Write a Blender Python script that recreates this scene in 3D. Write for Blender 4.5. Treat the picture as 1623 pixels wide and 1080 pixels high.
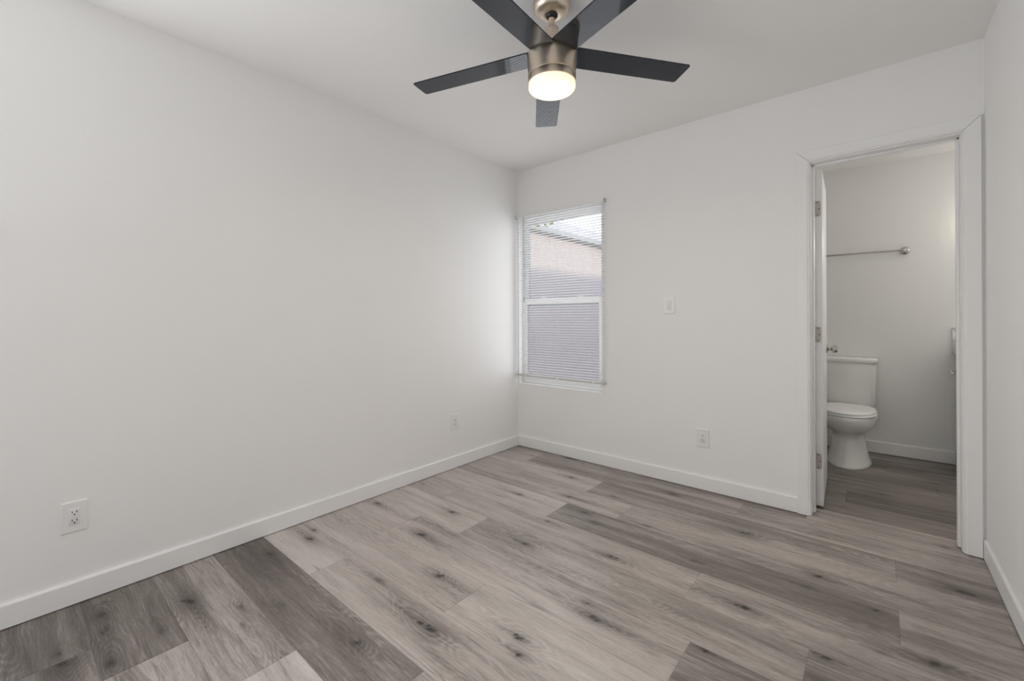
import bpy, bmesh, math, random
import numpy as np
from mathutils import Vector, Matrix

for o in list(bpy.data.objects):
    bpy.data.objects.remove(o)
SC = bpy.context.scene
COL = SC.collection
PI = math.pi
R_ = math.radians

# ------------------------------------------------------------------ camera
H = 2.44                       # ceiling height
W = 2.842                      # room width (x), left wall x=0, back wall y=0
YF = -5.10                     # wall behind the camera
CAM = Vector((2.467, -2.982, 1.140))
PSI = R_(40.4)
cam_d = bpy.data.cameras.new('camera')
cam = bpy.data.objects.new('camera', cam_d)
COL.objects.link(cam)
cam_d.sensor_fit = 'HORIZONTAL'
cam_d.sensor_width = 36.0
cam_d.lens = 686.0 / 1623.0 * 36.0
cam_d.shift_y = -(540.0 - 503.4) / 1623.0
cam_d.clip_start = 0.02
fw = Vector((-math.sin(PSI), math.cos(PSI), 0))
rt = Vector((math.cos(PSI), math.sin(PSI), 0))
up = Vector((0, 0, 1))
RHO = R_(-0.265)
rt2 = rt * math.cos(RHO) + up * math.sin(RHO)
up2 = up * math.cos(RHO) - rt * math.sin(RHO)
M = Matrix((rt2, up2, -fw)).transposed().to_4x4()
M.translation = CAM
cam.matrix_world = M
SC.camera = cam

# ------------------------------------------------------------------ view
SC.view_settings.view_transform = 'Standard'
SC.view_settings.look = 'None'
SC.view_settings.gamma = 1.0
SC.view_settings.use_curve_mapping = False
SC.view_settings.exposure = 0.14
SC.cycles.use_denoising = True
SC.cycles.max_bounces = 12
SC.cycles.diffuse_bounces = 8
SC.cycles.transparent_max_bounces = 24
SC.cycles.sample_clamp_indirect = 6.0
SC.cycles.caustics_reflective = False
SC.cycles.caustics_refractive = False

# ------------------------------------------------------------------ sky, sun, daylight, added fills
SKY_STRENGTH = 1.72
SUN_POWER = 1.6
REAR_FILL_POWER = 0.5
SIDE_POWER = 32.0
CORNER_POWER = 2.4
LAMP_POWER = 3.6
BATH_POWER = 7.6
w = bpy.data.worlds.new('sky')
SC.world = w
w.use_nodes = True
nt = w.node_tree
nt.nodes.clear()
out = nt.nodes.new('ShaderNodeOutputWorld')
bg = nt.nodes.new('ShaderNodeBackground')
tc = nt.nodes.new('ShaderNodeTexCoord')
sep = nt.nodes.new('ShaderNodeSeparateXYZ')
rmp = nt.nodes.new('ShaderNodeValToRGB')
rmp.color_ramp.elements[0].position = 0.0
rmp.color_ramp.elements[0].color = (0.92, 0.92, 0.94, 1)
rmp.color_ramp.elements[1].position = 0.75
rmp.color_ramp.elements[1].color = (0.50, 0.62, 0.88, 1)
cl = nt.nodes.new('ShaderNodeTexNoise')
cl.inputs['Scale'].default_value = 3.0
cl.inputs['Detail'].default_value = 5.0
crm = nt.nodes.new('ShaderNodeValToRGB')
crm.color_ramp.elements[0].position = 0.48
crm.color_ramp.elements[1].position = 0.62
mx = nt.nodes.new('ShaderNodeMix')
mx.data_type = 'RGBA'
mx.inputs['B'].default_value = (1.05, 1.07, 1.10, 1)
nt.links.new(tc.outputs['Generated'], sep.inputs[0])
nt.links.new(sep.outputs['Z'], rmp.inputs[0])
nt.links.new(tc.outputs['Generated'], cl.inputs['Vector'])
nt.links.new(cl.outputs['Fac'], crm.inputs[0])
nt.links.new(crm.outputs[0], mx.inputs['Factor'])
nt.links.new(rmp.outputs[0], mx.inputs['A'])
nt.links.new(mx.outputs['Result'], bg.inputs['Color'])
bg.inputs['Strength'].default_value = SKY_STRENGTH
nt.links.new(bg.outputs[0], out.inputs[0])


def light(name, kind, loc, power, color, direction=None, **kw):
    d = bpy.data.lights.new(name, kind)
    d.energy = power
    d.color = color
    for k, v in kw.items():
        setattr(d, k, v)
    o = bpy.data.objects.new(name, d)
    COL.objects.link(o)
    o.location = loc
    if direction is not None:
        o.rotation_euler = Vector(direction).to_track_quat('-Z', 'Y').to_euler()
    return o


# low sun coming over the added block on the right; it only reaches the house next door
sun_el = R_(20)
light('sun', 'SUN', (6, 2, 6), SUN_POWER, (1.0, 0.86, 0.70),
      direction=(-math.cos(sun_el), -0.04, -math.sin(sun_el)), angle=R_(3.0))
# added fill light at the unseen window behind the camera
light('rear_fill', 'AREA', (1.42, YF + 0.03, 1.30), REAR_FILL_POWER, (0.94, 0.97, 1.0),
      direction=(0, 1, 0.5), shape='RECTANGLE', size=0.9, size_y=0.8)
# added fill light at an unseen window in the left wall, behind the camera
light('side_fill', 'AREA', (0.03, -3.72, 1.35), SIDE_POWER, (0.95, 0.97, 1.0),
      direction=(1, 0.0, 0.22), shape='RECTANGLE', size=1.35, size_y=1.4)
# added fill on the room side of the blind, standing in for window daylight
light('corner_window_fill', 'AREA', (0.44, -0.05, 1.30), CORNER_POWER, (0.95, 0.97, 1.0),
      direction=(0, -1, 0), shape='RECTANGLE', size=0.74, size_y=1.34)
light('corner_pane_daylight', 'AREA', (0.424, 0.052, 1.30), 4.0, (0.95, 0.97, 1.0),
      direction=(0, -1, 0), shape='RECTANGLE', size=0.76, size_y=1.36)

# ------------------------------------------------------------------ materials
MATS = {}


class N:
    """tiny node helper"""
    def __init__(s, name):
        s.m = bpy.data.materials.new(name)
        s.m.use_nodes = True
        s.t = s.m.node_tree
        s.b = s.t.nodes['Principled BSDF']
        s.o = s.t.nodes['Material Output']

    def n(s, typ, **kw):
        x = s.t.nodes.new(typ)
        for k, v in kw.items():
            if k.startswith('i_'):
                x.inputs[k[2:].replace('_', ' ')].default_value = v
            else:
                setattr(x, k, v)
        return x

    def l(s, a, b):
        s.t.links.new(a, b)

    def math(s, op, a, b=None, c=None, clamp=False):
        x = s.n('ShaderNodeMath', operation=op)
        x.use_clamp = clamp
        for i, v in enumerate((a, b, c)):
            if v is None:
                continue
            if isinstance(v, (int, float)):
                x.inputs[i].default_value = v
            else:
                s.l(v, x.inputs[i])
        return x.outputs[0]

    def vec(s, x, y, z):
        c = s.n('ShaderNodeCombineXYZ')
        for i, v in enumerate((x, y, z)):
            if isinstance(v, (int, float)):
                c.inputs[i].default_value = v
            else:
                s.l(v, c.inputs[i])
        return c.outputs[0]

    def noise(s, v, scale=1.0, detail=2.0, rough=0.5, dist=0.0):
        x = s.n('ShaderNodeTexNoise')
        x.inputs['Scale'].default_value = scale
        x.inputs['Detail'].default_value = detail
        x.inputs['Roughness'].default_value = rough
        x.inputs['Distortion'].default_value = dist
        if v is not None:
            s.l(v, x.inputs['Vector'])
        return x.outputs['Fac']

    def mixc(s, f, a, b, blend='MIX'):
        x = s.n('ShaderNodeMix', data_type='RGBA', blend_type=blend)
        for k, v in (('Factor', f), ('A', a), ('B', b)):
            i = x.inputs[k] if k == 'Factor' else [q for q in x.inputs if q.name == k and q.type == 'RGBA'][0]
            if isinstance(v, (int, float)):
                i.default_value = v
            elif isinstance(v, tuple):
                i.default_value = (*v, 1) if len(v) == 3 else v
            else:
                s.l(v, i)
        return [q for q in x.outputs if q.type == 'RGBA'][0]

    def obj(s):
        return s.n('ShaderNodeTexCoord').outputs['Object']

    def bump(s, h, strength=0.1, dist=0.01):
        b = s.n('ShaderNodeBump')
        b.inputs['Strength'].default_value = strength
        b.inputs['Distance'].default_value = dist
        s.l(h, b.inputs['Height'])
        s.l(b.outputs[0], s.b.inputs['Normal'])


def paint(name, col, rough=0.5, bump=0.0, bscale=40.0, var=0.02, metal=0.0, spec=0.5, vscale=3.0, aniso=0.0):
    """procedural paint, plastic, ceramic or metal with a faint tone variation"""
    s = N(name)
    c = s.obj()
    f = s.noise(c, vscale, 3.0)
    lo = tuple(max(0, k * (1 - var)) for k in col)
    hi = tuple(min(1, k * (1 + var)) for k in col)
    s.l(s.mixc(f, lo, hi), s.b.inputs['Base Color'])
    s.b.inputs['Roughness'].default_value = rough
    s.b.inputs['Metallic'].default_value = metal
    s.b.inputs['Specular IOR Level'].default_value = spec
    if aniso:
        s.b.inputs['Anisotropic'].default_value = aniso
    if bump:
        s.bump(s.noise(c, bscale, 4.0, 0.55), bump, 0.01)
    MATS[name] = s.m
    return s.m


WALL = (0.875, 0.87, 0.86)
wall_paint = paint('wall_paint', WALL, 0.62, 0.06, 22.0, 0.012, spec=0.3)
ceil_paint = paint('ceiling_paint', (0.89, 0.885, 0.875), 0.75, 0.10, 22.0, 0.012, spec=0.2)
bath_paint = paint('bath_wall_paint', (0.82, 0.82, 0.812), 0.45, 0.08, 22.0, 0.012, spec=0.4)
trim_paint = paint('trim_paint', (0.87, 0.868, 0.86), 0.35, 0, 1, 0.01)
door_paint = paint('door_paint', (0.87, 0.868, 0.86), 0.32, 0, 1, 0.015)
vinyl = paint('window_vinyl', (0.92, 0.92, 0.915), 0.3, 0, 1, 0.005)
plate_pl = paint('wall_plate_plastic', (0.83, 0.825, 0.815), 0.3, 0, 1, 0.005)
slot_dark = paint('socket_hole', (0.012, 0.011, 0.01), 0.7, 0, 1, 0.05)
slat_m = paint('blind_slat', (0.74, 0.74, 0.74), 0.35, 0, 1, 0.005)
rail_m = paint('blind_rail', (0.62, 0.61, 0.58), 0.4, 0, 1, 0.01)
head_m = paint('blind_headrail', (0.84, 0.84, 0.83), 0.35, 0, 1, 0.005)
clear_pl = paint('clear_plastic_wand', (0.42, 0.43, 0.43), 0.15, 0, 1, 0.02)
bracket_m = paint('bracket_plastic', (0.50, 0.50, 0.48), 0.4, 0, 1, 0.02)
nickel = paint('brushed_nickel', (0.76, 0.665, 0.545), 0.36, 0, 1, 0.03, metal=1.0, aniso=0.6)
nickel_d = paint('satin_nickel', (0.52, 0.50, 0.47), 0.25, 0, 1, 0.03, metal=1.0)
hinge_m = paint('hinge_steel', (0.50, 0.47, 0.43), 0.45, 0.1, 90, 0.15, metal=0.7, vscale=40)
screw_m = paint('screw_dark', (0.10, 0.09, 0.08), 0.5, 0, 1, 0.1, metal=0.6)
blade_m = paint('gloss_black_blade', (0.015, 0.020, 0.032), 0.03, 0, 1, 0.05, spec=0.38)
ball_m = paint('black_joint', (0.012, 0.012, 0.012), 0.35, 0, 1, 0.05)
ceramic = paint('white_ceramic', (0.80, 0.80, 0.785), 0.08, 0, 1, 0.004, spec=0.6)
seat_m = paint('white_seat_plastic', (0.83, 0.83, 0.82), 0.13, 0, 1, 0.004, spec=0.6)
cabinet_m = paint('vanity_paint', (0.45, 0.44, 0.43), 0.4, 0, 1, 0.01)
shade_block_m = paint('shade_block_paint', (0.55, 0.54, 0.52), 0.8, 0.2, 30, 0.05)
fascia_m = paint('fascia_paint', (0.50, 0.52, 0.52), 0.6, 0, 1, 0.03)
bark = paint('bark', (0.16, 0.11, 0.08), 0.9, 0.5, 30, 0.3)
ground_m = paint('outdoor_ground', (0.45, 0.40, 0.37), 0.9, 0.4, 15, 0.25)


def stucco():
    s = N('stucco')
    c = s.obj()
    f = s.noise(c, 18.0, 5.0, 0.65)
    g = s.noise(c, 1.6, 3.0)
    a = s.mixc(f, (0.60, 0.53, 0.505), (0.76, 0.68, 0.65))
    s.l(s.mixc(s.math('MULTIPLY', g, 0.35), a, (0.62, 0.57, 0.57)), s.b.inputs['Base Color'])
    s.b.inputs['Roughness'].default_value = 0.9
    s.bump(f, 0.5, 0.03)
    return s.m


stucco_m = stucco()


def shingle():
    s = N('roof_shingle')
    c = s.obj()
    v = s.n('ShaderNodeTexVoronoi')
    v.inputs['Scale'].default_value = 7.0
    s.l(c, v.inputs['Vector'])
    s.l(s.mixc(v.outputs['Color'], (0.55, 0.52, 0.53), (0.66, 0.62, 0.63)), s.b.inputs['Base Color'])
    s.b.inputs['Roughness'].default_value = 0.9
    return s.m


shingle_m = shingle()


def leaf():
    s = N('leaves')
    c = s.obj()
    f = s.noise(c, 3.0, 3.0)
    s.l(s.mixc(f, (0.10, 0.20, 0.03), (0.42, 0.52, 0.10)), s.b.inputs['Base Color'])
    s.b.inputs['Roughness'].default_value = 0.6
    s.b.inputs['Transmission Weight'].default_value = 0.0
    return s.m


leaf_m = leaf()


def marble():
    s = N('marble_top')
    c = s.obj()
    f = s.noise(c, 9.0, 6.0, 0.6, 2.0)
    r = s.n('ShaderNodeValToRGB')
    r.color_ramp.elements[0].position = 0.40
    r.color_ramp.elements[0].color = (0.50, 0.49, 0.48, 1)
    r.color_ramp.elements[1].position = 0.52
    r.color_ramp.elements[1].color = (0.84, 0.83, 0.82, 1)
    s.l(f, r.inputs[0])
    s.l(r.outputs[0], s.b.inputs['Base Color'])
    s.b.inputs['Roughness'].default_value = 0.15
    return s.m


marble_m = marble()


def glass():
    s = N('window_glass')
    s.t.nodes.remove(s.b)
    tr = s.n('ShaderNodeBsdfTransparent')
    tr.inputs[0].default_value = (0.96, 0.97, 0.97, 1)
    gl = s.n('ShaderNodeBsdfGlossy')
    gl.inputs['Roughness'].default_value = 0.01
    fr = s.n('ShaderNodeFresnel')
    fr.inputs[0].default_value = 1.45
    mxs = s.n('ShaderNodeMixShader')
    s.l(s.math('MULTIPLY', fr.outputs[0], 0.7), mxs.inputs[0])
    s.l(tr.outputs[0], mxs.inputs[1])
    s.l(gl.outputs[0], mxs.inputs[2])
    s.l(mxs.outputs[0], s.o.inputs[0])
    return s.m


glass_m = glass()


def emit(name, ramp, strength, radial=0.1):
    """glowing lamp glass: whiter in the middle, warmer towards its rim"""
    s = N(name)
    c = s.n('ShaderNodeSeparateXYZ')
    s.l(s.obj(), c.inputs[0])
    r2 = s.math('SQRT', s.math('ADD', s.math('POWER', c.outputs[0], 2.0), s.math('POWER', c.outputs[1], 2.0)))
    q = s.math('DIVIDE', r2, radial)
    cr = s.n('ShaderNodeValToRGB')
    while len(cr.color_ramp.elements) < len(ramp):
        cr.color_ramp.elements.new(0.5)
    for e, (p, col) in zip(cr.color_ramp.elements, ramp):
        e.position = p
        e.color = (*col, 1)
    s.l(q, cr.inputs[0])
    s.l(cr.outputs[0], s.b.inputs['Emission Color'])
    s.b.inputs['Emission Strength'].default_value = strength
    s.b.inputs['Base Color'].default_value = (0.85, 0.82, 0.76, 1)
    s.b.inputs['Roughness'].default_value = 0.3
    return s.m


lamp_glass = emit('lamp_diffuser', [(0.0, (1.0, 0.93, 0.82)), (0.6, (1.0, 0.86, 0.68)), (0.93, (0.95, 0.72, 0.48)), (1.0, (0.80, 0.56, 0.34))], 0.95, 0.0985)
globe_m = emit('vanity_globe', [(0.0, (1.0, 0.92, 0.82)), (1.0, (1.0, 0.92, 0.82))], 6.0, 0.1)


def floor_material():
    s = N('vinyl_planks')
    sp = s.n('ShaderNodeSeparateXYZ')
    s.l(s.obj(), sp.inputs[0])
    x, y = sp.outputs[0], sp.outputs[1]

    def attr(n):
        a = s.n('ShaderNodeAttribute', attribute_name=n)
        return a.outputs['Fac']
    tone, seed, knot, halo, edge = (attr(k) for k in ('tone', 'seed', 'knot', 'halo', 'edge'))
    sz = s.math('MULTIPLY', seed, 37.0)
    # slow wander of the grain
    wnd = s.noise(s.vec(s.math('MULTIPLY', x, 1.6), s.math('MULTIPLY', y, 5.0), sz), 1.0, 2.0)
    yg = s.math('ADD', y, s.math('MULTIPLY', s.math('SUBTRACT', wnd, 0.5), 0.05))
    # cathedral figure: contour lines of a stretched height field that swells around knots
    fld = s.noise(s.vec(s.math('MULTIPLY', x, 1.5), s.math('MULTIPLY', yg, 8.5), s.math('ADD', sz, 5.0)), 1.0, 1.5)
    fld = s.math('ADD', fld, s.math('MULTIPLY', halo, 0.20))
    ring = s.math('SINE', s.math('MULTIPLY', fld, 2 * PI * 24))
    ring = s.math('POWER', s.math('MULTIPLY_ADD', ring, 0.5, 0.5), 1.8)
    ringmask = s.noise(s.vec(s.math('MULTIPLY', x, 2.2), s.math('MULTIPLY', y, 9.0), s.math('ADD', sz, 9.0)), 1.0, 2.0)
    mr = s.n('ShaderNodeMapRange')
    s.l(s.math('ADD', ringmask, s.math('MULTIPLY', halo, 0.3)), mr.inputs[0])
    mr.inputs[1].default_value = 0.42
    mr.inputs[2].default_value = 0.66
    # fine pores
    fib = s.noise(s.vec(s.math('MULTIPLY', x, 9.0), s.math('MULTIPLY', yg, 190.0), sz), 1.0, 3.0, 0.6)
    fib2 = s.noise(s.vec(s.math('MULTIPLY', x, 45.0), s.math('MULTIPLY', yg, 420.0), sz), 1.0, 2.0, 0.6)
    # soft streaks
    st = s.noise(s.vec(s.math('MULTIPLY', x, 1.3), s.math('MULTIPLY', yg, 17.0), s.math('ADD', sz, 2.0)), 1.0, 4.0, 0.62)
    st2 = s.noise(s.vec(s.math('MULTIPLY', x, 0.9), s.math('MULTIPLY', yg, 6.0), s.math('ADD', sz, 14.0)), 1.0, 3.0, 0.5)
    t = s.math('ADD', tone, s.math('MULTIPLY', s.math('SUBTRACT', st, 0.5), 1.25))
    t = s.math('ADD', t, s.math('MULTIPLY', s.math('SUBTRACT', st2, 0.5), 1.0))
    t = s.math('ADD', t, s.math('MULTIPLY', s.math('SUBTRACT', fib, 0.5), 0.85))
    t = s.math('ADD', t, s.math('MULTIPLY', s.math('SUBTRACT', fib2, 0.5), 0.6))
    t = s.math('ADD', t, s.math('MULTIPLY', s.math('MULTIPLY', s.math('SUBTRACT', ring, 0.4), mr.outputs[0]), 0.22))
    t = s.math('SUBTRACT', t, s.math('MULTIPLY', halo, 0.36))
    cr = s.n('ShaderNodeValToRGB')
    els = [(0.0, (0.120, 0.101, 0.088)), (0.32, (0.225, 0.198, 0.178)), (0.62, (0.42, 0.376, 0.346)), (1.0, (0.59, 0.543, 0.508))]
    while len(cr.color_ramp.elements) < 4:
        cr.color_ramp.elements.new(0.5)
    for e, (p, c) in zip(cr.color_ramp.elements, els):
        e.position = p
        e.color = (*c, 1)
    mr2 = s.n('ShaderNodeMapRange')
    s.l(t, mr2.inputs[0])
    mr2.inputs[1].default_value = -0.25
    mr2.inputs[2].default_value = 1.2
    s.l(mr2.outputs[0], cr.inputs[0])
    # dark mineral cracks
    ck = s.noise(s.vec(s.math('MULTIPLY', x, 2.6), s.math('MULTIPLY', yg, 46.0), s.math('ADD', sz, 21.0)), 1.0, 4.0, 0.6)
    cm = s.n('ShaderNodeMapRange')
    s.l(ck, cm.inputs[0])
    cm.inputs[1].default_value = 0.60
    cm.inputs[2].default_value = 0.76
    ckf = s.math('MULTIPLY', cm.outputs[0], 0.70)
    kn = s.noise(s.vec(s.math('MULTIPLY', x, 60.0), s.math('MULTIPLY', y, 90.0), sz), 1.0, 3.0, 0.7)
    kf = s.math('MULTIPLY', knot, s.math('MULTIPLY_ADD', kn, 2.0, 0.35), clamp=True)
    c1 = s.mixc(ckf, cr.outputs[0], (0.105, 0.088, 0.078))
    c2 = s.mixc(kf, c1, (0.035, 0.030, 0.027))
    c3 = s.mixc(s.math('MULTIPLY', edge, 0.42), c2, (0.09, 0.078, 0.07))
    s.l(c3, s.b.inputs['Base Color'])
    s.l(s.math('MULTIPLY_ADD', fib, 0.14, 0.36), s.b.inputs['Roughness'])
    s.b.inputs['Specular IOR Level'].default_value = 0.35
    s.bump(s.math('ADD', s.math('MULTIPLY', fib, 0.6), s.math('MULTIPLY', ring, 0.25)), 0.10, 0.004)
    return s.m


floor_m = floor_material()

# ------------------------------------------------------------------ mesh helpers


def empty(name, loc, label=None, cat=None, group=None, structure=False):
    o = bpy.data.objects.new(name, None)
    o.empty_display_size = 0.05
    o.location = loc
    COL.objects.link(o)
    tag(o, label, cat, group)
    if structure:
        o['kind'] = 'structure'
    return o


def tag(o, label=None, cat=None, group=None):
    if label:
        o['label'] = label
    if cat:
        o['category'] = cat
    if group:
        o['group'] = group
    return o


def root_loc(o):
    while o.parent:
        o = o.parent
    return Vector(o.location)


def obj(name, bm, mat, parent=None, smooth=None, structure=False, origin=None):
    """link a bmesh given in world coordinates as one mesh object"""
    bmesh.ops.recalc_face_normals(bm, faces=bm.faces)
    off = root_loc(parent) if parent else Vector(origin or (0, 0, 0))
    bmesh.ops.translate(bm, verts=bm.verts, vec=-off)
    me = bpy.data.meshes.new(name)
    bm.to_mesh(me)
    bm.free()
    for m in (mat if isinstance(mat, (list, tuple)) else [mat]):
        me.materials.append(m)
    if smooth is not None:
        me.polygons.foreach_set('use_smooth', [True] * len(me.polygons))
        me.set_sharp_from_angle(angle=R_(smooth))
    o = bpy.data.objects.new(name, me)
    COL.objects.link(o)
    if parent:
        o.parent = parent
    else:
        o.location = off
    if structure:
        o['kind'] = 'structure'
    return o


def box(bm, x0, x1, y0, y1, z0, z1, bev=0.0, seg=2, mi=0):
    vs = [bm.verts.new(p) for p in ((x0, y0, z0), (x1, y0, z0), (x1, y1, z0), (x0, y1, z0),
                                    (x0, y0, z1), (x1, y0, z1), (x1, y1, z1), (x0, y1, z1))]
    fs = [bm.faces.new([vs[i] for i in q]) for q in ((0, 3, 2, 1), (4, 5, 6, 7), (0, 1, 5, 4), (1, 2, 6, 5), (2, 3, 7, 6), (3, 0, 4, 7))]
    for f in fs:
        f.material_index = mi
    if bev:
        es = list({e for f in fs for e in f.edges})
        bmesh.ops.bevel(bm, geom=es, offset=bev, segments=seg, profile=0.5, affect='EDGES')
    return bm


def bmnew():
    return bmesh.new()


def boxbm(*a, **k):
    return box(bmnew(), *a, **k)


def lathe(bm, prof, c, axis='Z', n=48):
    """revolve (radius, height) points about an axis through c"""
    rings = []
    for r, h in prof:
        ring = []
        if r < 1e-6:
            p = {'Z': (0, 0, h), 'X': (h, 0, 0), 'Y': (0, h, 0)}[axis]
            ring = [bm.verts.new((c[0] + p[0], c[1] + p[1], c[2] + p[2]))]
        else:
            for i in range(n):
                a = 2 * PI * i / n
                u, v = r * math.cos(a), r * math.sin(a)
                p = {'Z': (u, v, h), 'X': (h, u, v), 'Y': (u, h, v)}[axis]
                ring.append(bm.verts.new((c[0] + p[0], c[1] + p[1], c[2] + p[2])))
        rings.append(ring)
    for a, b in zip(rings, rings[1:]):
        if len(a) == 1 and len(b) == 1:
            continue
        if len(a) == 1:
            for i in range(n):
                bm.faces.new((a[0], b[i], b[(i + 1) % n]))
        elif len(b) == 1:
            for i in range(n):
                bm.faces.new((a[i], b[0], a[(i + 1) % n]))
        else:
            for i in range(n):
                bm.faces.new((a[i], b[i], b[(i + 1) % n], a[(i + 1) % n]))
    if len(rings[0]) > 1:
        bm.faces.new(rings[0])
    if len(rings[-1]) > 1:
        bm.faces.new(rings[-1])
    return bm


def loft(bm, rings, cap0=True, cap1=True):
    vr = [[bm.verts.new(p) for p in r] for r in rings]
    n = len(vr[0])
    for a, b in zip(vr, vr[1:]):
        for i in range(n):
            bm.faces.new((a[i], a[(i + 1) % n], b[(i + 1) % n], b[i]))
    if cap0:
        bm.faces.new(vr[0])
    if cap1:
        bm.faces.new(vr[-1])
    return bm


def tube(bm, pts, r, n=8):
    pts = [Vector(p) for p in pts]
    rings = []
    for i, p in enumerate(pts):
        d = (pts[min(i + 1, len(pts) - 1)] - pts[max(i - 1, 0)]).normalized()
        a = d.orthogonal().normalized()
        b = d.cross(a)
        rings.append([p + (a * math.cos(2 * PI * k / n) + b * math.sin(2 * PI * k / n)) * r for k in range(n)])
    return loft(bm, rings)


def sweep_closed_profile(bm, path, prof_fn):
    """path: list of (point fn) -> ring of profile points per path station"""
    return loft(bm, [prof_fn(i) for i in range(len(path))])


# ------------------------------------------------------------------ room shell
T = 0.13                     # wall thickness
YB = 1.72                    # bathroom far wall
BX0, BX1 = 1.63, 3.72        # bathroom left and right walls
WX0, WX1, WZ0, WZ1 = 0.012, 0.836, 0.556, 2.030      # window opening in back wall
DX0, DX1, DZ = 2.147, 2.783, 2.030                   # rough door opening
JX0, JX1, JZ = 2.167, 2.763, 2.012                   # clear opening between jambs


def wall_bm(x0, x1, y0, y1, z0, z1, holes, along='x'):
    """a wall slab with rectangular openings; holes are (a0,a1,z0,z1) along its length"""
    bm = bmnew()
    a0, a1 = (x0, x1) if along == 'x' else (y0, y1)
    cuts = sorted({a0, a1, *[h[0] for h in holes], *[h[1] for h in holes]})
    zs = sorted({z0, z1, *[h[2] for h in holes], *[h[3] for h in holes]})
    for i in range(len(cuts) - 1):
        for j in range(len(zs) - 1):
            ca, cz = (cuts[i] + cuts[i + 1]) / 2, (zs[j] + zs[j + 1]) / 2
            if any(h[0] < ca < h[1] and h[2] < cz < h[3] for h in holes):
                continue
            if along == 'x':
                box(bm, cuts[i], cuts[i + 1], y0, y1, zs[j], zs[j + 1])
            else:
                box(bm, x0, x1, cuts[i], cuts[i + 1], zs[j], zs[j + 1])
    bmesh.ops.remove_doubles(bm, verts=bm.verts, dist=1e-5)
    # drop the inner faces shared by two neighbouring blocks
    seen = {}
    for f in bm.faces:
        seen.setdefault(tuple(sorted(v.index for v in f.verts)), []).append(f)
    bm.verts.index_update()
    seen = {}
    for f in bm.faces:
        seen.setdefault(tuple(sorted(v.index for v in f.verts)), []).append(f)
    dele = [f for fs in seen.values() if len(fs) > 1 for f in fs]
    bmesh.ops.delete(bm, geom=dele, context='FACES')
    return bm


LW_ = (-4.45, -3.00, 0.60, 2.10)
obj('wall_left', wall_bm(-T, 0, YF - T, T, 0, H, [LW_], 'y'), wall_paint, structure=True)
obj('wall_back', wall_bm(0, BX1, 0, T, 0, H, [(WX0, WX1, WZ0, WZ1), (DX0, DX1, 0, DZ)]), wall_paint, structure=True)
SK = 0.010                   # the right wall runs very slightly out of square
obj('wall_right', loft(bmnew(), [[(W, 0, z), (W + T, 0, z), (W + T - SK * YF, YF - T, z), (W - SK * (YF - T), YF - T, z)] for z in (0, H)]), wall_paint, structure=True)
FW = (0.90, 1.94, 0.85, 1.80)
obj('wall_front', wall_bm(0, W - SK * YF, YF - T, YF, 0, H, [FW]), wall_paint, structure=True)
obj('ceiling', boxbm(-T, BX1 + T, YF - T, T, H, H + 0.14), ceil_paint, structure=True)
obj('ceiling_bathroom', boxbm(BX0 - T, BX1 + T, T, YB + T, 2.398, H + 0.14), ceil_paint, structure=True)
obj('wall_bathroom_back', boxbm(BX0 - T, BX1 + T, YB, YB + T, 0, 2.398), bath_paint, structure=True)
obj('wall_bathroom_left', boxbm(BX0 - T, BX0, T, YB, 0, 2.398), bath_paint, structure=True)
obj('wall_bathroom_right', boxbm(BX1, BX1 + T, 0, YB, 0, 2.398), bath_paint, structure=True)

# ------------------------------------------------------------------ floor of planks
rng = np.random.default_rng(7)
PW, PL = 0.227, 1.512
known = {  # row -> (a joint position, tones of the planks left to right from the left wall)
    -2: (2.144, [.42, .36, .50, .50]), -1: (0.322, [.55, .42, .52, .45]), 0: (1.003, [.76, .40, .36]), 1: (1.328, [.66, .50, .4]),
    2: (1.005, [.86, .17, .50]), 3: (0.345, [.62, .60, .48]), 4: (0.766, [.86, .46, .16]), 5: (0.444, [.82, .74, .08]),
    6: (1.177, [.80, .84, .5]), 7: (0.530, [.94, .70, .6]), 8: (1.341, [.06, .64, .5]), 9: (0.934, [.44, .88, .5]),
    10: (0.597, [.04, .48, .5]), 11: (0.387, [.24, .22, .5]), 12: (1.05, [.5, .3, .6]), 13: (0.7, [.4, .6, .5]),
    14: (0.3, [.6, .3, .5]), 15: (1.2, [.4, .6, .5]), 16: (0.9, [.4, .6, .5]), 17: (0.5, [.4, .6, .5]), 18: (0.8, [.4, .6, .5]),
    19: (0.2, [.4, .6, .5]), 20: (0.6, [.4, .6, .5]), 21: (1.0, [.4, .6, .5])}
# knots read off the photograph, (x, y, size)
knots = [(0.344, -2.497, 1.25), (0.179, -2.738, .9), (0.308, -2.748, .7), (0.396, -2.859, 1.4), (0.524, -2.756, 1.0), (0.652, -2.27, .45),
         (1.068, -2.179, .8), (0.978, -1.741, 1.0), (0.808, -1.928, .6), (0.539, -2.377, .5), (1.219, -1.972, 1.1), (1.16, -1.975, .7), (0.555, -1.281, .9),
         (0.62, -1.567, 1.0), (0.145, -1.903, .7), (0.214, -1.96, .9), (0.218, -2.149, .8), (0.113, -1.495, .8), (0.464, -2.611, .5),
         (0.789, -0.368, .9), (0.691, -0.833, .8), (0.958, -0.662, .8), (1.449, -0.203, .9), (1.174, -0.477, .5), (1.104, -1.283, 1.0),
         (1.051, -1.016, .6), (1.485, -1.115, .8), (1.632, -1.536, .9), (1.486, -1.798, .9), (1.535, -1.858, .8), (1.576, -1.476, .6),
         (2.229, -0.795, .5), (2.256, -0.675, .9), (2.059, -1.107, 1.2), (2.005, -1.429, .7), (1.913, -0.46, .9), (1.497, -0.716, .5),
         (2.725, -0.426, 1.0), (2.828, -0.525, .4), (2.6, -1.01, .9), (2.468, -1.062, .5), (1.807, -0.899, .5), (2.322, -1.209, .7),
         (1.15, -0.79, .8), (1.25, -0.86, .7), (2.45, -0.80, .6)]
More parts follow.
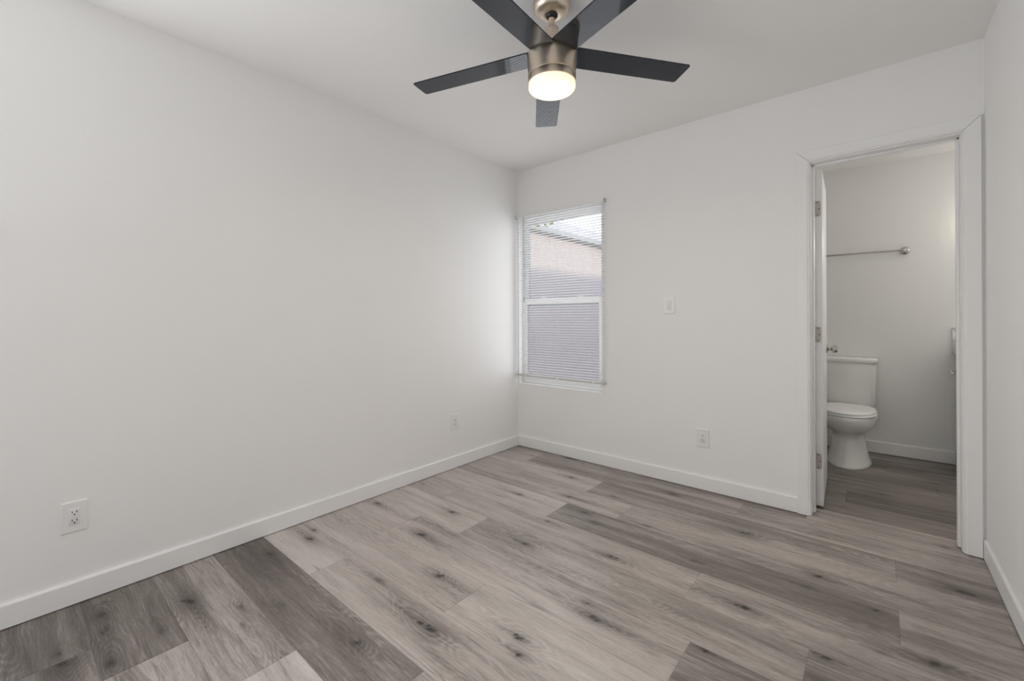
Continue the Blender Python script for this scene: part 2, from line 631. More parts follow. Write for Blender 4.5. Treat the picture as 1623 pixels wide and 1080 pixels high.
fx0, fx1 = 0.0, BX1
V, F, A = [], [], {k: [] for k in ('tone', 'seed', 'knot', 'halo', 'edge')}
rows = []
for k in range(-2, 22):
    y1 = -0.29 - PW * k
    y0 = y1 - PW
    if k == -2:
        y0, y1 = -0.063, T
    rows.append((k, max(y0, YF), y1, 0.0, DX1 if k == -2 else W + 0.055))
for j in range(8):
    y0 = T + PW * j
    if y0 < YB:
        rows.append((100 + j, y0, min(y0 + PW, YB), BX0, BX1))
bath = {0: (1.9, [.14, .12, .1]), 1: (2.298, [.08, -.12, .1]), 2: (1.7, [.16, .14, .1]), 3: (2.75, [.02, .1, .1]), 4: (2.2, [.12, .1, .1]), 5: (2.5, [.0, .1, .1]), 6: (2.0, [.05, .1, .1]), 7: (2.0, [.2, .3, .2])}  # bathroom planks toned darker, the weaker light there put into their colour
nv = 0
KN = np.array(knots)
for (k, y0, y1, xa, xb) in rows:
    if y1 - y0 < 0.01:
        continue
    joint, tones = known[k] if k < 100 else bath[k - 100]
    j0 = joint
    while j0 > xa:
        j0 -= PL
    pos = [j0]
    while pos[-1] < xb:
        pos.append(pos[-1] + PL)
    for p in range(len(pos) - 1):
        x0, x1 = max(pos[p], xa), min(pos[p + 1], xb)
        if x1 - x0 < 0.004:
            continue
        tone = tones[min(p, len(tones) - 1)]
        seed = rng.random()
        e = 0.0016
        nx, ny = max(2, int((x1 - x0) / 0.013)), max(2, int((y1 - y0) / 0.010))
        xs = np.concatenate([[x0], np.linspace(x0 + e, x1 - e, nx), [x1]])
        ys = np.concatenate([[y0], np.linspace(y0 + e, y1 - e, ny), [y1]])
        X, Y = np.meshgrid(xs, ys)
        Z = np.zeros_like(X)
        E_ = np.zeros_like(X)
        E_[0, :] = E_[-1, :] = 1
        E_[:, 0] = E_[:, -1] = 1
        Z -= 0.0008 * E_
        kn_, ha = np.zeros_like(X), np.zeros_like(X)
        ks = [tuple(q) for q in KN if x0 < q[0] < x1 and y0 < q[1] < y1]
        if not ks or k >= 9:
            for _ in range(int(rng.integers(0, 3)) + (2 if k >= 100 else 0)):
                ks.append((rng.uniform(x0, x1), rng.uniform(y0 * .8 + y1 * .2, y0 * .2 + y1 * .8), rng.uniform(.3, .8)))
        for (kx, ky, s) in ks:
            tilt = rng.uniform(-0.5, 0.5)
            dx, dy = X - kx, Y - ky
            wob = 0.004 * np.sin(dx * 70 + seed * 9) + 0.003 * np.sin(dx * 160 + kx * 40)
            for b_ in range(3):          # a broken cluster rather than one oval
                ox, oy = (0, 0) if b_ == 0 else (rng.normal(0, .020 * s), rng.normal(0, .006 * s))
                f_ = 1.0 if b_ == 0 else rng.uniform(.3, .8)
                ddx, ddy = dx - ox, dy - oy - (dx - ox) * tilt * 0.5
                kn_ = np.maximum(kn_, np.exp(-(ddx / (0.017 * s * f_)) ** 2 - (ddy / (0.0105 * s * f_)) ** 2) * min(1, .65 + .4 * s))
            side = 1 if rng.random() < .5 else -1
            tl_ = np.exp(-(np.abs(dx) / (np.where(dx * side > 0, .14, .05) * s)) ** 1.2 - ((dy - wob * s) / (0.0050 * s)) ** 2)
            kn_ = np.maximum(kn_, tl_ * 0.42)
            sm = np.exp(-(dx / (0.045 * s)) ** 2 - (dy / (0.024 * s)) ** 2)
            kn_ = np.maximum(kn_, sm * 0.30)
            ha = np.maximum(ha, np.exp(-(dx / (np.where(dx * side > 0, .20, .11) * s)) ** 2 - (dy / (0.036 * s)) ** 2) * min(1.0, s))
        V.append(np.stack([X, Y, Z], -1).reshape(-1, 3))
        c, r = X.shape[1], X.shape[0]
        idx = np.arange(r * c).reshape(r, c) + nv
        F.append(np.stack([idx[:-1, :-1], idx[:-1, 1:], idx[1:, 1:], idx[1:, :-1]], -1).reshape(-1, 4))
        for nme, arr in (('tone', np.full_like(X, tone)), ('seed', np.full_like(X, seed)), ('knot', kn_), ('halo', ha), ('edge', E_)):
            A[nme].append(arr.ravel())
        nv += r * c
V, F = np.concatenate(V), np.concatenate(F)
me = bpy.data.meshes.new('floor')
me.vertices.add(len(V))
me.vertices.foreach_set('co', V.astype(np.float32).ravel())
me.loops.add(len(F) * 4)
me.loops.foreach_set('vertex_index', F.astype(np.int32).ravel())
me.polygons.add(len(F))
me.polygons.foreach_set('loop_start', np.arange(len(F), dtype=np.int32) * 4)
me.update(calc_edges=True)
for nme in A:
    at = me.attributes.new(nme, 'FLOAT', 'POINT')
    at.data.foreach_set('value', np.concatenate(A[nme]).astype(np.float32))
me.materials.append(floor_m)
fl = bpy.data.objects.new('floor', me)
COL.objects.link(fl)
fl['kind'] = 'structure'
obj('floor_slab', boxbm(-T, BX1 + T, YF - T, YB + T, -0.16, -0.004), ground_m, structure=True)

# ------------------------------------------------------------------ baseboards
BH, BT = 0.092, 0.014


def baseboard(name, p0, p1, inward, h=BH, t=BT):
    """board along p0->p1 whose room side is `inward`, eased top edge"""
    p0, p1, n = Vector((*p0, 0)), Vector((*p1, 0)), Vector((*inward, 0))
    prof = [(0, 0.004), (t, 0.004), (t, h - 0.006), (t - 0.002, h - 0.002), (t - 0.005, h), (0, h)]
    rings = [[p + n * a + Vector((0, 0, z)) for a, z in prof] for p in (p0, p1)]
    return obj(name, loft(bmnew(), rings), trim_paint, structure=True)


baseboard('baseboard_left', (0, YF), (0, 0), (1, 0))
baseboard('baseboard_back', (BT, 0), (2.099, 0), (0, -1))
baseboard('baseboard_right', (W, -0.0185), (W - SK * YF, YF), (-1, 0), t=0.011)
baseboard('baseboard_bathroom', (BX0, YB), (2.898, YB), (0, -1), 0.098)

# ------------------------------------------------------------------ door opening: casing and jamb
cp = [(0, 0), (0, 0.009), (0.003, 0.012), (0.007, 0.012), (0.009, 0.014), (0.012, 0.017), (0.060, 0.018), (0.063, 0.015), (0.063, 0)]
CX0, CX1, CZ = 2.162, 2.768, 2.019


def casing_ring(x, z, dx, dz, y, sgn):
    return [Vector((x + dx * a, y + sgn * t, z + dz * a)) for a, t in cp]


for nm, y, sg in (('trim_1', 0.0, -1), ('trim_2', T, 1)):
    rings = [casing_ring(CX0, 0.003, -1, 0, y, sg), casing_ring(CX0, CZ, -1, 1, y, sg), casing_ring(CX1, CZ, 1, 1, y, sg), casing_ring(CX1, 0.003, 1, 0, y, sg)]
    # each board is its own shape so that the mitre joint shows as a fine line
    bm = bmnew()
    g = 0.0011
    loft(bm, [rings[0], [p - Vector((0, 0, g)) for p in rings[1]]])
    loft(bm, [[p + Vector((g, 0, 0)) for p in rings[1]], [p - Vector((g, 0, 0)) for p in rings[2]]])
    loft(bm, [[p - Vector((0, 0, g)) for p in rings[2]], rings[3]])
    o = obj(nm, bm, trim_paint, structure=True)
bm = bmnew()
box(bm, DX0 + .0005, JX0, 0.001, T - .001, 0.003, JZ, 0.001, 1)
box(bm, JX1, DX1 - .0005, 0.001, T - .001, 0.003, JZ, 0.001, 1)
box(bm, DX0 + .0005, DX1 - .0005, 0.001, T - .001, JZ, DZ - .0005, 0.001, 1)
# door stops
box(bm, JX0, JX0 + 0.011, 0.050, 0.086, 0.004, JZ, 0.002, 2)
box(bm, JX1 - 0.011, JX1, 0.050, 0.086, 0.004, JZ, 0.002, 2)
box(bm, JX0, JX1, 0.050, 0.086, JZ - 0.011, JZ, 0.002, 2)
obj('trim_3', bm, trim_paint, structure=True, smooth=40)
# joint strip between the two runs of planks
bm = bmnew()
loft(bm, [[(x, T - .004, 0.0), (x, T - .002, 0.0018), (x, T + .004, 0.0018), (x, T + .006, 0.0)] for x in (JX0, JX1)])
obj('trim_4', bm, paint('threshold_strip', (0.42, 0.38, 0.35), 0.35, 0, 1, 0.05), structure=True)

# ------------------------------------------------------------------ bathroom door leaf
HX, HY = 2.170, 0.139
door = empty('door_1', (HX, HY, 0), structure=True)
door['label'] = 'white bathroom door standing open into the bathroom'
ang = R_(2.6)                        # swings a little past square
ax = Vector((-math.sin(ang), math.cos(ang), 0))       # along the leaf
nx_ = Vector((math.cos(ang), math.sin(ang), 0))       # across its thickness
P0 = Vector((HX + 0.003, 0.150, 0))


def door_pt(a, t, z):
    return P0 + ax * a + nx_ * t + Vector((0, 0, z))


def door_box(bm, a0, a1, t0, t1, z0, z1, bev=0.0, seg=2):
    b2 = boxbm(t0, t1, a0, a1, z0, z1, bev=bev, seg=seg)
    for v in b2.verts:
        v.co = door_pt(v.co.y, v.co.x, v.co.z)
    tmp = bpy.data.meshes.new('t')
    b2.to_mesh(tmp)
    b2.free()
    bm.from_mesh(tmp)
    bpy.data.meshes.remove(tmp)
    return bm


DT, DW = 0.035, 0.585
obj('leaf', door_box(bmnew(), 0, DW, 0, DT, 0.014, 2.004, 0.0015, 2), door_paint, door, smooth=40)
for hz in (1.776, 1.030, 0.278):
    # leaf plate with rounded corners, let into the hinge edge, and its barrel
    bm = bmnew()
    r, t0, t1, z0, z1 = 0.010, -0.004, 0.0275, hz - 0.047, hz + 0.047
    pts = [(t0, z0)]
    for cx, cz, a0 in ((t1 - r, z0 + r, -90), (t1 - r, z1 - r, 0)):
        for k in range(7):
            a = R_(a0 + 15 * k)
            pts.append((cx + r * math.cos(a), cz + r * math.sin(a)))
    pts.append((t0, z1))
    loft(bm, [[door_pt(a, t, z) for t, z in pts] for a in (0.001, -0.0012)])
    for k in range(5):
        zz0 = z0 + (z1 - z0) * k / 5
        lathe(bm, [(0.0042, zz0 + .0006), (0.0048, zz0 + .0012), (0.0048, zz0 + (z1 - z0) / 5 - .0012), (0.0042, zz0 + (z1 - z0) / 5 - .0006)], door_pt(-0.004, -0.005, 0), n=16)
    lathe(bm, [(0.0055, z1), (0.0055, z1 + .003), (0.001, z1 + .006)], door_pt(-0.004, -0.005, 0), n=16)
    hg = obj('hinge', bm, hinge_m, door, smooth=40)
    for st, sz_ in ((0.012, 0.036), (0.019, 0.0), (0.012, -0.036)):
        b2 = bmnew()
        rings = [[door_pt(a, st + q * math.cos(2 * PI * k / 14), hz + sz_ + q * math.sin(2 * PI * k / 14)) for k in range(14)] for a, q in ((-0.001, 0.0038), (-0.0019, 0.0036), (-0.0022, 0.002))]
        obj('screw', loft(b2, rings), screw_m, hg)


def knob(side):
    t_face = DT if side > 0 else 0
    prof = [(0.0, 0.0), (0.031, 0.0), (0.031, 0.003), (0.027, 0.006), (0.014, 0.010), (0.0095, 0.014), (0.0095, 0.024),
            (0.014, 0.028), (0.0225, 0.034), (0.0245, 0.040), (0.0245, 0.056), (0.0225, 0.060), (0.018, 0.0615), (0.0, 0.0615)]
    bm = lathe(bmnew(), prof, (0, 0, 0), 'X', 32)
    for v in bm.verts:
        x, y, z = v.co
        v.co = door_pt(DW - 0.062 + y, t_face + side * (x + .0002), 0.915 + z)
    return obj('knob', bm, nickel_d, door, smooth=35)


knob(1)
knob(-1)

# ------------------------------------------------------------------ window in the back wall
win = empty('window_1', (0.424, 0.06, WZ0), structure=True)
win['label'] = 'white vinyl single-hung window in the back wall'


def ring_frame(bm, x0, x1, z0, z1, y0, y1, wl, wr, wb, wt, bev=0.002):
    box(bm, x0, x0 + wl, y0, y1, z0, z1, bev)
    box(bm, x1 - wr, x1, y0, y1, z0, z1, bev)
    box(bm, x0 + wl - .0005, x1 - wr + .0005, y0 + .0003, y1 - .0003, z0, z0 + wb, bev)
    box(bm, x0 + wl - .0005, x1 - wr + .0005, y0 + .0003, y1 - .0003, z1 - wt, z1, bev)
    return bm


e = 0.001
obj('window_frame', ring_frame(bmnew(), WX0 + e, WX1 - e, WZ0 + e, WZ1 - e, 0.055, 0.125, .020, .020, .022, .026), vinyl, win, smooth=40)
us = obj('upper_sash', ring_frame(bmnew(), WX0 + .021, WX1 - .021, 1.245, WZ1 - .027, .092, .118, .018, .022, .050, .030), vinyl, win, smooth=40)
obj('pane', boxbm(WX0 + .036, WX1 - .040, .104, .108, 1.29, WZ1 - .054), glass_m, us)
ls = obj('lower_sash', ring_frame(bmnew(), WX0 + .021, WX1 - .021, WZ0 + .023, 1.305, .060, .088, .026, .036, .045, .050), vinyl, win, smooth=40)
obj('pane', boxbm(WX0 + .044, WX1 - .054, .072, .076, WZ0 + .066, 1.258), glass_m, ls)
for lx in (0.24, 0.60):
    obj('sash_lock', boxbm(lx - .028, lx + .028, .064, .088, 1.3052, 1.316, 0.003, 2), vinyl, win, smooth=40)

# unseen window behind the camera, added to let light in
win2 = empty('fill_window_2', ((FW[0] + FW[1]) / 2, YF - .06, FW[2]), structure=True)
win2['label'] = 'unseen white window added for light in the wall behind the viewer'
fr = ring_frame(bmnew(), FW[0] + e, FW[1] - e, FW[2] + e, FW[3] - e, YF - .10, YF - .03, .05, .05, .05, .05)
box(fr, (FW[0] + FW[1]) / 2 - .03, (FW[0] + FW[1]) / 2 + .03, YF - .095, YF - .035, FW[2] + .05, FW[3] - .05)
obj('window_frame', fr, vinyl, win2)
obj('pane', boxbm(FW[0] + .045, FW[1] - .045, YF - .068, YF - .064, FW[2] + .045, FW[3] - .045), glass_m, win2)

win3 = empty('fill_window_3', (-.06, (LW_[0] + LW_[1]) / 2, LW_[2]), structure=True)  # unseen window added to brighten the right wall and ceiling
win3['label'] = 'unseen white window added for light in the left wall behind the viewer'
fr = bmnew()
for q in ((LW_[0] + e, LW_[0] + .05, LW_[2] + e, LW_[3] - e), (LW_[1] - .05, LW_[1] - e, LW_[2] + e, LW_[3] - e), (LW_[0] + .05, LW_[1] - .05, LW_[2] + e, LW_[2] + .05), (LW_[0] + .05, LW_[1] - .05, LW_[3] - .05, LW_[3] - e)):
    box(fr, -.10, -.03, *q)
obj('window_frame', fr, vinyl, win3)
obj('pane', boxbm(-.068, -.064, LW_[0] + .045, LW_[1] - .045, LW_[2] + .045, LW_[3] - .045), glass_m, win3)

# ------------------------------------------------------------------ mini blind over the window
BLX0, BLX1 = 0.005, 0.872
blind = empty('window_blind', (0.44, -0.017, 2.040), 'white mini blind with open slats hanging over the corner window', 'blind')
bm = bmnew()
box(bm, BLX0 + .002, BLX1 - .002, -0.031, -0.005, 2.016, 2.040, 0.0015, 1)
obj('headrail', bm, head_m, blind, smooth=40)
for x0, x1 in ((BLX0 - .003, BLX0 + .0015), (BLX1 - .0015, BLX1 + .004)):
    obj('mounting_bracket', boxbm(x0, x1, -0.034, -0.0005, 2.012, 2.043, 0.001, 1), bracket_m, blind)
bm = bmnew()
PITCH = 0.0212
nsl = 64
tilt = R_(-4)
for i in range(nsl):
    z = 1.995 - i * PITCH
    pts = []
    for k in range(7):
        u = -1 + 2 * k / 6
        yy, zz = u * 0.0122, 0.0016 * (1 - u * u)
        pts.append((-0.0177 + yy * math.cos(tilt) - zz * math.sin(tilt), z + yy * math.sin(tilt) + zz * math.cos(tilt)))
    th = 0.0004
    ringp = pts + [(a, b - th) for a, b in reversed(pts)]
    loft(bm, [[(x, a, b) for a, b in ringp] for x in (BLX0 + .003, BLX1 - .003)])
zlast = 1.995 - (nsl - 1) * PITCH
obj('slats', bm, slat_m, blind, smooth=50)
obj('bottom_rail', boxbm(BLX0 + .001, BLX1 - .001, -0.0305, -0.005, zlast - .034, zlast - .018, 0.003, 2), rail_m, blind, smooth=40)
for cx in (0.105, 0.44, 0.775):
    bm = bmnew()
    for yy in (-0.0309, -0.0046):
        tube(bm, [(cx, yy, 2.017), (cx, yy, zlast - .02)], 0.0006, 6)
    obj('ladder_cord', bm, slat_m, blind)
    obj('rail_button', boxbm(cx - .008, cx + .008, -0.0325, -0.0304, zlast - .032, zlast - .019, 0.0008, 1), head_m, blind)
bm = bmnew()
tube(bm, [(0.100, -0.036, 2.02), (0.100, -0.040, 2.008), (0.104, -0.040, 1.30)], 0.0022, 6)
tube(bm, [(0.104, -0.040, 1.315), (0.104, -0.040, 1.27)], 0.0038, 8)
obj('tilt_wand', bm, clear_pl, blind, smooth=40)

# ------------------------------------------------------------------ ceiling fan
FC = Vector((1.434, -1.506, 0))
fan = empty('ceiling_fan', (FC.x, FC.y, H), 'black five-blade ceiling fan with brushed nickel body and lit round lamp', 'ceiling fan')
c0 = (FC.x, FC.y, 0)
obj('canopy', lathe(bmnew(), [(0.077, H - .0005), (0.0765, H - .010), (0.072, H - .027), (0.062, H - .039), (0.048, H - .046), (0.030, H - .049), (0.024, H - .049)], c0, n=64), nickel, fan, smooth=40)
obj('hanger_ball', lathe(bmnew(), [(0.016, H - .040), (0.024, H - .046), (0.025, H - .052), (0.021, H - .059), (0.0145, H - .063)], c0, n=40), ball_m, fan, smooth=60)
obj('downrod', lathe(bmnew(), [(0.0132, H - .056), (0.0132, 2.315)], c0, n=32), nickel, fan, smooth=40)
obj('rod_coupling', lathe(bmnew(), [(0.0135, 2.338), (0.027, 2.338), (0.030, 2.334), (0.030, 2.329), (0.027, 2.326), (0.0255, 2.246), (0.030, 2.238)], c0, n=40), nickel, fan, smooth=40)
obj('motor_housing', lathe(bmnew(), [(0.028, 2.240), (0.060, 2.239), (0.094, 2.236), (0.100, 2.232), (0.102, 2.226), (0.1015, 2.20), (0.0995, 2.165), (0.0985, 2.139), (0.097, 2.1375)], c0, n=96), nickel, fan, smooth=40)
obj('lamp_collar', lathe(bmnew(), [(0.0950, 2.139), (0.0950, 2.1355), (0.0985, 2.1345), (0.0995, 2.1325), (0.0990, 2.108), (0.0975, 2.1065), (0.095, 2.1065)], c0, n=96), nickel, fan, smooth=40)
shade = obj('lamp_shade', lathe(bmnew(), [(0.095, 2.112), (0.0960, 2.1055), (0.0970, 2.095), (0.0962, 2.088), (0.092, 2.083), (0.081, 2.0795), (0.055, 2.077), (0.028, 2.076), (0.0, 2.0755)], c0, n=96), lamp_glass, fan, smooth=60)
light('fan_lamp', 'AREA', (FC.x, FC.y, 2.072), LAMP_POWER, (1.0, 0.86, 0.68), direction=(0, 0, -1), shape='DISK', size=0.17)
blades = [(127.97, -2.54, .0192), (56.28, -6.67, -.0139), (200.12, -4.21, .0252), (276.08, -5.88, .0369), (339.51, -3.19, .0314)]
BR, BW, BTH, BZ = 0.6345, 0.1175, 0.0055, 2.230
for az, pt, dr in blades:
    a = R_(az)
    pt = R_(pt)
    er, en = Vector((math.cos(a), math.sin(a), 0)), Vector((-math.sin(a), math.cos(a), 0))
    hw, r0, cr = BW / 2, 0.075, 0.012
    out_ = [(r0, -hw * .96), (r0 + .03, -hw)]
    for k in range(6):
        q = R_(-90 + 18 * k)
        out_.append((BR - cr + cr * math.cos(q), -hw + cr + cr * math.sin(q)))
    for k in range(6):
        q = R_(18 * k)
        out_.append((BR - cr + cr * math.cos(q), hw - cr + cr * math.sin(q)))
    out_ += [(r0 + .03, hw), (r0, hw * .96)]

    def bp(r, s, z):
        return Vector((FC.x, FC.y, BZ - dr * r / 0.64)) + er * r + en * (s * math.cos(pt)) + Vector((0, 0, s * math.sin(pt) + z))
    inset = lambda r, s, k: (r0 + (r - r0) * (1 - k / BR) if r > r0 else r, s * (1 - k / hw))
    rings = []
    for z, k in ((-BTH / 2, .0015), (-BTH / 2 + .0012, 0), (BTH / 2 - .0012, 0), (BTH / 2, .0015)):
        rings.append([bp(*inset(r, s, k), z) for r, s in out_])
    obj('blade', loft(bmnew(), rings), blade_m, fan, smooth=25)

# ------------------------------------------------------------------ sockets and switch


def frame_uv(origin, u, n):
    """plate coordinates: u sideways along the wall, z up, n out of the wall"""
    o, u, n = Vector(origin), Vector(u), Vector(n)
    return lambda a, z, d: o + u * a + Vector((0, 0, z)) + n * d


def rrect(a, b, r, k=5):
    pts = []
    for sx, sy, a0 in ((1, -1, -90), (1, 1, 0), (-1, 1, 90), (-1, -1, 180)):
        for i in range(k + 1):
            t = R_(a0 + 90 * i / k)
            pts.append((sx * (a - r) + r * math.cos(t), sy * (b - r) + r * math.sin(t)))
    return pts


def plate(fn, hw, hh, t=0.006):
    return loft(bmnew(), [[fn(x * (hw - i) / hw, z * (hh - i) / hh, d) for x, z in rrect(hw, hh, .004)] for d, i in ((0.0003, 0), (t * .45, 0), (t * .8, .0018), (t, .0045))])


def outlet(origin, u, n, label, group, hw=0.040, hh=0.062):
    fn = frame_uv(origin, u, n)
    root = empty('wall_outlet', origin, label, 'outlet', group)
    obj('cover_plate', plate(fn, hw, hh), plate_pl, root, smooth=12)
    bm = loft(bmnew(), [[fn(x * q, z * q, d) for x, z in rrect(.0165, .0335, .002)] for d, q in ((.0055, 1), (.0072, 1), (.0078, .97))])
    rc = obj('receptacle', bm, plate_pl, root, smooth=30)
    for zc in (0.0165, -0.0165):
        bm = bmnew()
        for x0, hx, zz, hz in ((-0.0065, .0012, .004, .0042), (0.0065, .0012, .004, .0036)):
            loft(bm, [[fn(x0 + sx * hx, zc + zz + sz * hz, d) for sx, sz in ((-1, -1), (1, -1), (1, 1), (-1, 1))] for d in (.0076, .00805)])
        loft(bm, [[fn(.0028 * math.cos(2 * PI * k / 14), zc - .0065 + .0026 * math.sin(2 * PI * k / 14), d) for k in range(14)] for d in (.0076, .00805)])
        obj('socket', bm, slot_dark, rc)
    for zc in (0.048, -0.048):
        obj('screw', loft(bmnew(), [[fn(q * math.cos(2 * PI * k / 14), zc + q * math.sin(2 * PI * k / 14), d) for k in range(14)] for d, q in ((.0058, .003), (.0066, .0028), (.0069, .0018))]), trim_paint, root)
    return root


outlet((0, -2.80, 0.349), (0, -1, 0), (1, 0, 0), 'white wall outlet low on the left wall, the large one nearest the viewer', 'duplex wall outlets')
outlet((0, -0.762, 0.346), (0, -1, 0), (1, 0, 0), 'white wall outlet low on the left wall near the room corner', 'duplex wall outlets')
outlet((1.574, 0, 0.341), (-1, 0, 0), (0, -1, 0), 'white wall outlet on the back wall between window and bathroom door', 'duplex wall outlets')
so = (1.357, 0, 1.221)
fn = frame_uv(so, (-1, 0, 0), (0, -1, 0))
sw = empty('light_switch', so, 'white switch plate on the back wall right of the window', 'light switch')
obj('cover_plate', plate(fn, .039, .0615), plate_pl, sw, smooth=12)
obj('rocker', loft(bmnew(), [[fn(x * q, z * q, d + z * .02) for x, z in rrect(.0165, .0335, .002)] for d, q in ((.0050, 1), (.0068, 1), (.0074, .97))]), plate_pl, sw, smooth=30)

# ------------------------------------------------------------------ toilet
TX = 2.270
toi = empty('toilet', (TX, 1.35, 0), 'white two-piece toilet with closed lid against the bathroom wall', 'toilet')


def egg(cx, yf, yb, a, z, n=56, sq=2.0, back=2.6):
    """egg outline: rounded front at yf, squarer back at yb"""
    ym = yf + (yb - yf) * 0.52
    pts = []
    for i in range(n):
        t = 2 * PI * i / n
        c, s = math.cos(t), math.sin(t)
        p = 2.0 / (sq if s < 0 else back)
        x = a * math.copysign(abs(c) ** p, c)
        y = ym + (abs(s) ** p) * ((yf - ym) if s < 0 else (yb - ym))
        pts.append(Vector((cx + x, y, z)))
    return pts


bowl = [(0.000, 1.068, 1.60, .142), (0.006, 1.064, 1.60, .144), (0.020, 1.074, 1.60, .137), (0.060, 1.090, 1.60, .124), (0.130, 1.108, 1.60, .110), (0.200, 1.120, 1.60, .102),
        (0.238, 1.122, 1.60, .101), (0.252, 1.105, 1.60, .118), (0.275, 1.060, 1.60, .142), (0.305, 1.022, 1.60, .163), (0.340, 0.998, 1.60, .176), (0.370, 0.988, 1.60, .181), (0.388, 0.988, 1.60, .181), (0.395, 0.992, 1.60, .178), (0.397, 1.000, 1.59, .170)]
obj('bowl', loft(bmnew(), [egg(TX, yf, yb, a, z) for z, yf, yb, a in bowl]), ceramic, toi, smooth=70)
seat = [(0.3985, 0.996, 1.455, .172), (0.401, 0.990, 1.460, .178), (0.409, 0.990, 1.460, .178), (0.413, 0.996, 1.455, .172)]
obj('seat', loft(bmnew(), [egg(TX, yf, yb, a, z, back=3.2) for z, yf, yb, a in seat]), seat_m, toi, smooth=60)
lid = [(0.4150, 1.000, 1.460, .167), (0.4175, 0.994, 1.465, .174), (0.425, 0.994, 1.465, .174), (0.430, 1.003, 1.458, .166), (0.4335, 1.05, 1.44, .130), (0.435, 1.14, 1.40, .07)]
obj('seat_lid', loft(bmnew(), [egg(TX, yf, yb, a, z, back=3.2) for z, yf, yb, a in lid]), seat_m, toi, smooth=60)


def tank_ring(z, hw, yf, yb, bow=0.018):
    pts = []
    for x, y in rrect(1.0, 1.0, 0.22, 8):
        yy = yf + (y + 1) / 2 * (yb - yf)
        if y < 0:
            yy -= bow * (1 - x * x) * (-y)
        pts.append(Vector((TX + x * hw, yy, z)))
    return pts


tank = [(0.398, .150, 1.545, 1.690), (0.420, .158, 1.530, 1.700), (0.445, .164, 1.522, 1.705), (0.60, .169, 1.512, 1.708), (0.750, .173, 1.505, 1.708), (0.756, .170, 1.508, 1.705)]
obj('tank', loft(bmnew(), [tank_ring(*q) for q in tank]), ceramic, toi, smooth=60)
tl = [(0.756, .178, 1.498, 1.711), (0.759, .182, 1.494, 1.713), (0.785, .183, 1.493, 1.714), (0.794, .179, 1.498, 1.711), (0.798, .165, 1.515, 1.700)]
obj('tank_lid', loft(bmnew(), [tank_ring(*q) for q in tl]), ceramic, toi, smooth=60)

# ------------------------------------------------------------------ towel bar
TZ = 1.662
tb = empty('towel_bar', (2.315, YB, TZ), 'brushed metal towel bar mounted on the bathroom wall above the toilet', 'towel bar')
obj('bar', lathe(bmnew(), [(0.0075, 2.000), (0.0075, 2.628)], (0, YB - .062, TZ), 'X', 24), nickel_d, tb, smooth=40)
for px in (2.01, 2.618):
    bm = lathe(bmnew(), [(0.0, YB - .0005), (0.031, YB - .0005), (0.031, YB - .005), (0.027, YB - .010), (0.013, YB - .014), (0.011, YB - .040), (0.0125, YB - .052), (0.0155, YB - .058), (0.0155, YB - .068), (0.011, YB - .074), (0.0, YB - .075)], (px, 0, TZ), 'Y', 32)
    obj('wall_post', bm, nickel_d, tb, smooth=40)

# ------------------------------------------------------------------ vanity behind the right jamb
van = empty('bathroom_vanity', (3.25, 1.46, 0), 'grey bathroom vanity cabinet mostly hidden behind the right door jamb', 'vanity')
obj('cabinet_body', boxbm(2.902, 3.62, 1.245, 1.702, 0.004, 0.842, 0.002, 1), cabinet_m, van)
for x0, x1 in ((2.915, 3.258), (3.264, 3.607)):
    d = obj('cabinet_door', boxbm(x0, x1, 1.226, 1.2448, 0.10, 0.82, 0.003, 2), cabinet_m, van)
    kx = x1 - .03 if x0 < 3 else x0 + .03
    obj('pull', lathe(bmnew(), [(0.0, 1.2262), (0.006, 1.2262), (0.005, 1.214), (0.012, 1.206), (0.012, 1.202), (0, 1.200)], (kx, 0, 0.70), 'Y', 20), nickel_d, d, smooth=40)
tag(obj('countertop', boxbm(2.884, 3.64, 1.215, 1.7185, 0.845, 0.885, 0.004, 2), marble_m, van, smooth=40), 'pale marble countertop')
tag(obj('backsplash', boxbm(2.884, 3.64, 1.698, 1.7185, 0.886, 1.045, 0.003, 2), marble_m, van, smooth=40), 'pale marble backsplash')
ph = obj('paper_holder', lathe(bmnew(), [(0.0, 2.9015), (0.020, 2.9015), (0.020, 2.897), (0.008, 2.892), (0.008, 2.868), (0.014, 2.864), (0.014, 2.852), (0.0, 2.850)], (0, 1.5, 0.727), 'X', 28), nickel_d, van, smooth=40)
tag(ph, 'metal paper holder on the side')
obj('roller', lathe(bmnew(), [(0.0, 1.492), (0.007, 1.492), (0.007, 1.385), (0.010, 1.382), (0.010, 1.374), (0.0, 1.372)], (2.858, 0, 0.727), 'Y', 24), nickel_d, ph, smooth=40)
vl = empty('vanity_light', (3.30, YB, 1.98), 'three-globe bathroom light over the vanity behind the right jamb', 'wall lamp')
obj('back_plate', boxbm(3.02, 3.58, YB - .025, YB - .0005, 1.94, 2.02, 0.004, 2), nickel_d, vl)
for gx in (3.10, 3.30, 3.50):
    ar = obj('arm', tube(bmnew(), [(gx, YB - .02, 1.98), (gx, YB - .07, 1.985), (gx, YB - .10, 1.97), (gx, YB - .105, 1.945)], 0.008, 12), nickel_d, vl, smooth=40)
    obj('globe', lathe(bmnew(), [(0.02, 1.947), (0.036, 1.93), (0.050, 1.90), (0.052, 1.87), (0.040, 1.84), (0.018, 1.826), (0.0, 1.823)], (gx, YB - .105, 0), n=32), globe_m, vl, smooth=60)
light('vanity_lamp', 'AREA', (3.30, YB - .165, 1.88), BATH_POWER, (1.0, 0.965, 0.92), direction=(0, -1, -.2), shape='RECTANGLE', size=0.5, size_y=0.08)
light('vanity_glow', 'POINT', (3.12, YB - .11, 1.80), 0.8, (1.0, 0.93, 0.84), shadow_soft_size=0.05)

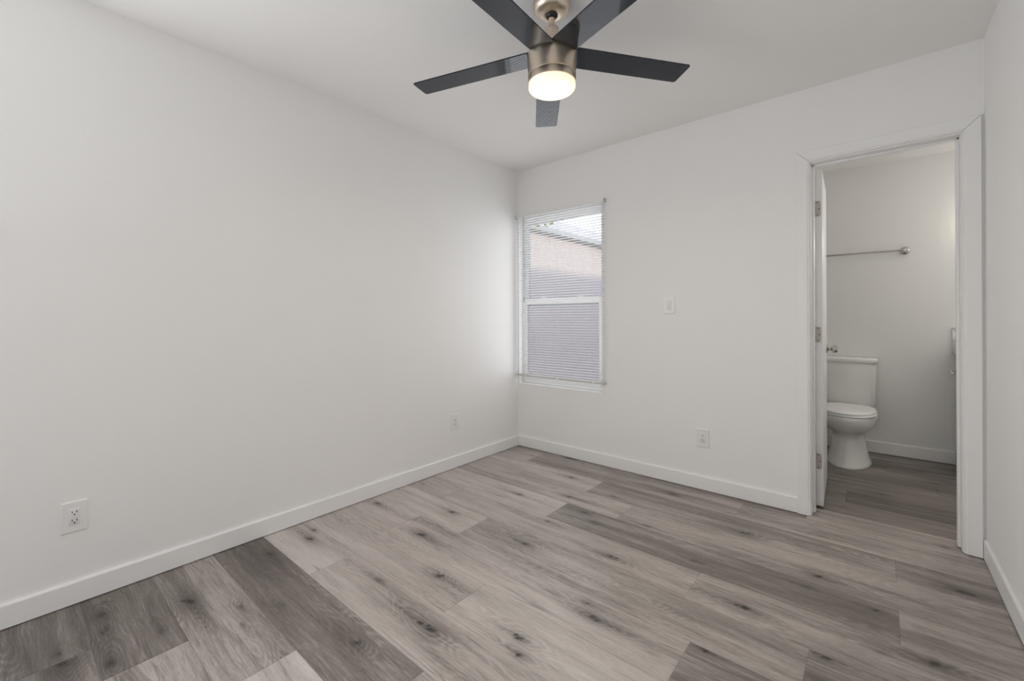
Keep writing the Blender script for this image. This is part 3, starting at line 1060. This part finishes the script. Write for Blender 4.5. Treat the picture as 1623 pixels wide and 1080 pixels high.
# ------------------------------------------------------------------ outdoors
obj('ground', boxbm(-16, 8, T + .01, 22, -0.55, -0.45), ground_m, structure=True)
obj('exterior_shade_block', boxbm(BX0 - T - .02, 6.0, YB + T + .01, 9.0, -0.45, 3.30), shade_block_m, structure=True)  # unseen block added to shade the lower wall of the house next door
nh = empty('neighbor_house', (-3.6, 6.0, -0.45), 'tan stucco house next door with sloped roof seen through the blind', 'house')
obj('wall', boxbm(-5.2, -2.12, 0.6, 13.0, -0.45, 2.68), stucco_m, nh)
bm = bmnew()
y0, y1 = 0.2, 13.4
loft(bm, [[(-2.02, y, 2.660), (-2.02, y, 2.715), (-3.7, y, 3.56), (-5.5, y, 2.715), (-5.5, y, 2.660), (-3.7, y, 3.50)] for y in (y0, y1)])
obj('roof', bm, shingle_m, nh)
obj('fascia', boxbm(-2.018, -1.995, y0, y1, 2.645, 2.735, 0.003, 1), fascia_m, nh)
bm = bmnew()
loft(bm, [[(-2.13, y, 2.635), (-2.02, y, 2.635), (-2.02, y, 2.65), (-2.13, y, 2.66)] for y in (y0, y1)])
obj('eave_soffit', bm, fascia_m, nh)


def tree(loc, lean, cz, r, seed, label, count=1500):
    rn = random.Random(seed)
    root = empty('tree', loc, label, 'tree')
    lx, ly, lz = loc
    h = cz - lz
    rings = []
    for f, q in ((0, .085), (.15, .06), (.5, .05), (.8, .035), (1.0, .015)):
        rings.append([(lx + lean[0] * f * f + q * math.cos(2 * PI * k / 12), ly + lean[1] * f * f + q * math.sin(2 * PI * k / 12), lz + h * f) for k in range(12)])
    obj('trunk', loft(bmnew(), rings), bark, root, smooth=50)
    cx, cy = lx + lean[0], ly + lean[1]
    bm = bmnew()
    for _ in range(count):
        while True:
            p = Vector((rn.uniform(-1, 1), rn.uniform(-1, 1), rn.uniform(-1, 1)))
            if 0.2 < p.length < 1:
                break
        c = Vector((cx + p.x * r * .8, cy + p.y * r * 1.1, cz + p.z * r))
        a = Vector((rn.uniform(-1, 1), rn.uniform(-1, 1), rn.uniform(-.6, .6))).normalized()
        b = a.orthogonal().normalized()
        L = rn.uniform(.03, .06)
        bm.faces.new([bm.verts.new(c + a * L), bm.verts.new(c + b * L * .45), bm.verts.new(c - a * L), bm.verts.new(c - b * L * .45)])
    obj('foliage', bm, leaf_m, root)
    return root


tree((-1.50, 1.35, -0.45), (0.15, 0.80), 3.10, 0.62, 3, 'slim leafy tree beside the house next door, leaves at the top of the window')
